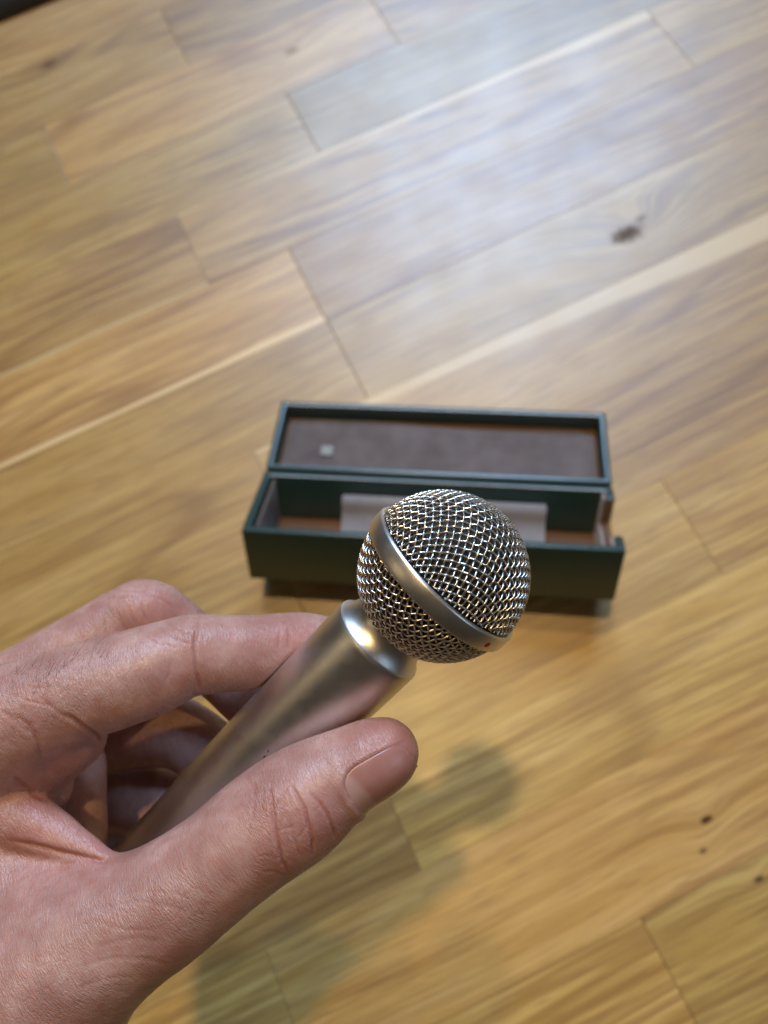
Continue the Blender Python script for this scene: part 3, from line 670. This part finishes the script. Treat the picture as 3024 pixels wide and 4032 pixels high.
for nm, a in (('along', al), ('around', ar), ('crease', crease), ('red', red)):
    at = me.attributes.new(nm, 'FLOAT', 'POINT'); at.data.foreach_set('value', np.asarray(a, np.float32))

def skin():
    t = NT('skin'); c = t.coord('Object'); al = t.attr('along'); ar = t.attr('around'); cr = t.attr('crease'); rd = t.attr('red')
    w = t.n('CombineXYZ'); t.put(w.inputs[0], al); t.put(w.inputs[1], ar); lv = w.outputs[0]
    cm = t.mapping(c, (1000, 1000, 1000))                       # millimetres
    wob = t.vmath('SCALE', t.noise(cm, 0.30, 2, out=1)); wob.node.inputs['Scale'].default_value = 1.6
    lw = t.vmath('ADD', lv, wob)
    cross = t.noise(t.mapping(lw, (1.5, 0.26, 1)), 1.0, 2, 0.6)           # lines across the limb
    cells = t.voro(t.vmath('ADD', t.mapping(lv, (1.25, 0.85, 1), (0, 0, 0.6)), wob), 1.0, 'DISTANCE_TO_EDGE')
    fine = t.voro(t.mapping(lw, (2.1, 1.5, 1), (0, 0, -0.5)), 1.0, 'DISTANCE_TO_EDGE')
    big = t.noise(cm, 0.11, 3); mott = t.noise(cm, 0.42, 4, 0.6)
    ck = t.maprange(cells, 0.0, 0.22, 0.0, 1.0, True); fk = t.maprange(fine, 0.0, 0.26, 0.0, 1.0, True); dk = fk
    patch = t.maprange(t.noise(cm, 0.075, 2), 0.35, 0.62, 0.35, 1.0)
    cross2 = t.noise(t.mapping(lw, (1.7, 0.26, 1), (0, 0, 1.0)), 1.0, 2, 0.6)
    rc = t.math('ABSOLUTE', t.math('SUBTRACT', cross, 0.5)); rc2 = t.math('ABSOLUTE', t.math('SUBTRACT', cross2, 0.5))     # sharp valleys where the noise crosses its mean
    h = t.math('ADD', t.math('MULTIPLY', t.math('MINIMUM', t.math('MULTIPLY', rc, 9.0), 1.0), 0.55), t.math('MULTIPLY', t.math('MINIMUM', t.math('MULTIPLY', rc2, 9.0), 1.0), 0.40)); h = t.math('ADD', h, t.math('MULTIPLY', fk, 0.22)); h = t.math('ADD', h, t.math('MULTIPLY', ck, 0.12))
    h = t.math('MULTIPLY', h, patch)
    base = t.mix(t.maprange(big, 0.36, 0.64), (0.38, 0.21, 0.178), (0.54, 0.34, 0.298))
    base = t.mix(t.maprange(mott, 0.42, 0.70, 0, 0.6), base, (0.41, 0.18, 0.15))
    base = t.mix(t.math('MULTIPLY', rd, 0.8), base, (0.42, 0.14, 0.115))
    lines = t.math('MULTIPLY', t.math('SUBTRACT', 1.0, t.math('MINIMUM', ck, dk)), 0.16); base = t.mix(lines, base, (0.36, 0.14, 0.10))
    base = t.mix(t.math('MULTIPLY', cr, 0.42, clamp=True), base, (0.30, 0.085, 0.065))
    rough = t.maprange(t.math('ADD', t.math('MULTIPLY', fk, 0.5), t.math('MULTIPLY', mott, 0.5)), 0.2, 0.8, 0.46, 0.33)
    return t.set(base=base, rough=rough, spec=0.55, sss=0.28, sssr=(1.0, 0.34, 0.18), ssss=0.0022, normal=t.bump(h, 0.65, 0.00020))
me.materials.clear()
hand = tmpo; hand.name = 'hand'; me.name = 'hand'; me.materials.append(skin())
me.polygons.foreach_set('use_smooth', [True] * len(me.polygons))
tag(hand, 'bare left hand gripping the silver microphone between thumb and fingers', 'hand')

bv = BVHTree.FromPolygons([Vector(p) for p in V], [tuple(p.vertices) for p in me.polygons])
ns_, np_ = 44, 40; NVv = []; lun = []
for i in range(ns_ + 1):
    s = -NLEN * 0.5 + (NLEN * 1.02) * i / ns_
    for j in range(np_ + 1):
        q = -1 + 2 * j / np_; k = max(0.0, (-NLEN * 0.5 + 4.2 - s) / 4.2); hw = NHW - (3.4 / NR) * (1 - math.sqrt(max(0, 1 - min(1, k) ** 2)))
        tipk = max(0.0, (s - NLEN * 0.30) / (NLEN * 0.22)); hw *= 1 - 0.30 * tipk ** 2
        ph = q * hw; d = dors * math.cos(ph) + tsd * math.sin(ph); o = NC + tax * s + d * 25
        hit = bv.ray_cast(Vector(o), Vector(-d), 40)
        r = (Vector(hit[0]) - Vector(NC + tax * s)).length if hit[0] else NR
        edge = min(1 - abs(q), (i / ns_) * 2.5); r += 0.34 * min(1, edge / 0.10) - 0.06
        NVv.append((s, ph, r)); lun.append(1.0 if (s + NLEN * 0.5) < 3.6 - 2.2 * q * q + 0.0 else 0.0)
A = np.array([x[2] for x in NVv]).reshape(ns_ + 1, np_ + 1)
for _ in range(5):
    Bp = np.pad(A, 1, mode='edge'); Sm = (Bp[:-2, 1:-1] + Bp[2:, 1:-1] + Bp[1:-1, :-2] + Bp[1:-1, 2:]) / 4; A = np.where((np.arange(ns_ + 1)[:, None] > 2), 0.4 * A + 0.6 * Sm, A)
pts = [o2w((NC + tax * s + (dors * math.cos(ph) + tsd * math.sin(ph)) * A.ravel()[i]) * 0.001) for i, (s, ph, _) in enumerate(NVv)]
faces = [(i * (np_ + 1) + j, i * (np_ + 1) + j + 1, (i + 1) * (np_ + 1) + j + 1, (i + 1) * (np_ + 1) + j) for i in range(ns_) for j in range(np_)]
nme = pydata('thumb_nail', pts, faces); a = nme.attributes.new('lunula', 'FLOAT', 'POINT')
Lm = np.array(lun).reshape(ns_ + 1, np_ + 1)
for _ in range(2):
    Bp = np.pad(Lm, 1, mode='edge'); Lm = (Bp[:-2, 1:-1] + Bp[2:, 1:-1] + Bp[1:-1, :-2] + Bp[1:-1, 2:] + Lm) / 5
a.data.foreach_set('value', Lm.ravel().astype(np.float32))
t = NT('nail'); nc = t.mix(t.maprange(t.noise(t.coord(), 260, 2), 0.3, 0.7), (0.36, 0.165, 0.138), (0.41, 0.20, 0.17))
nc = t.mix(t.math('MULTIPLY', t.attr('lunula'), 0.7), nc, (0.50, 0.32, 0.27))
nail = link('thumb_nail', nme, t.set(base=nc, rough=0.27, spec=0.5, sss=0.25, sssr=(1, 0.35, 0.2), ssss=0.001, normal=t.bump(t.noise(t.coord(), 900, 2), 0.10, 0.0001)), hand)
so = nail.modifiers.new('s', 'SOLIDIFY'); so.thickness = 0.00035; so.offset = -1

# fine hairs on the back of the index and middle finger
HVv, HF = [], []
rs = random.Random(11)
def hair_at(x, y, dx, dy, ln):
    d = Vector(((x - CX) / F_PX, (y - CY) / F_PX, 1.0)).normalized(); h = bv.ray_cast(Vector((0, 0, 0)), d, 400)
    if h[0] is None or h[0].z > 198: return
    p, n = h[0], h[1]; n = n if n.dot(d) < 0 else -n
    t = Vector((dx, dy, 0)); t = (t - t.dot(n) * n).normalized(); sd = n.cross(t); b0 = len(HVv)
    for k in range(6):
        u = k / 5; q = p + t * ln * u + n * (ln * 0.55 * math.sin(u * 1.5) * 0.8) + sd * (ln * 0.12 * u * u); w = 0.030 * (1 - 0.75 * u)
        for a in range(3): HVv.append(tuple(o2w(np.array(q + w * (math.cos(a * 2.09) * sd + math.sin(a * 2.09) * n)) * 0.001)))
    for k in range(5):
        for a in range(3): i, j = b0 + k * 3 + a, b0 + k * 3 + (a + 1) % 3; HF.append((i, j, j + 3, i + 3))
for _ in range(46):
    u = rs.random(); x = 30 + 400 * u; y = 2655 - 0.29 * x + rs.uniform(2, 70); hair_at(x, y, rs.uniform(-0.2, 0.9), rs.uniform(-1.0, -0.4), rs.uniform(2.2, 4.5))
for _ in range(22):
    x = rs.uniform(120, 420); y = 2700 - 0.8 * (x - 60) + rs.uniform(30, 110); hair_at(x, y, rs.uniform(0.0, 1.0), rs.uniform(-0.9, -0.2), rs.uniform(1.8, 3.5))
ht = NT('hair'); hr = link('hair', pydata('hair', HVv, HF), ht.set(base=(0.035, 0.022, 0.015), rough=0.5), hand); hr['kind'] = 'stuff'
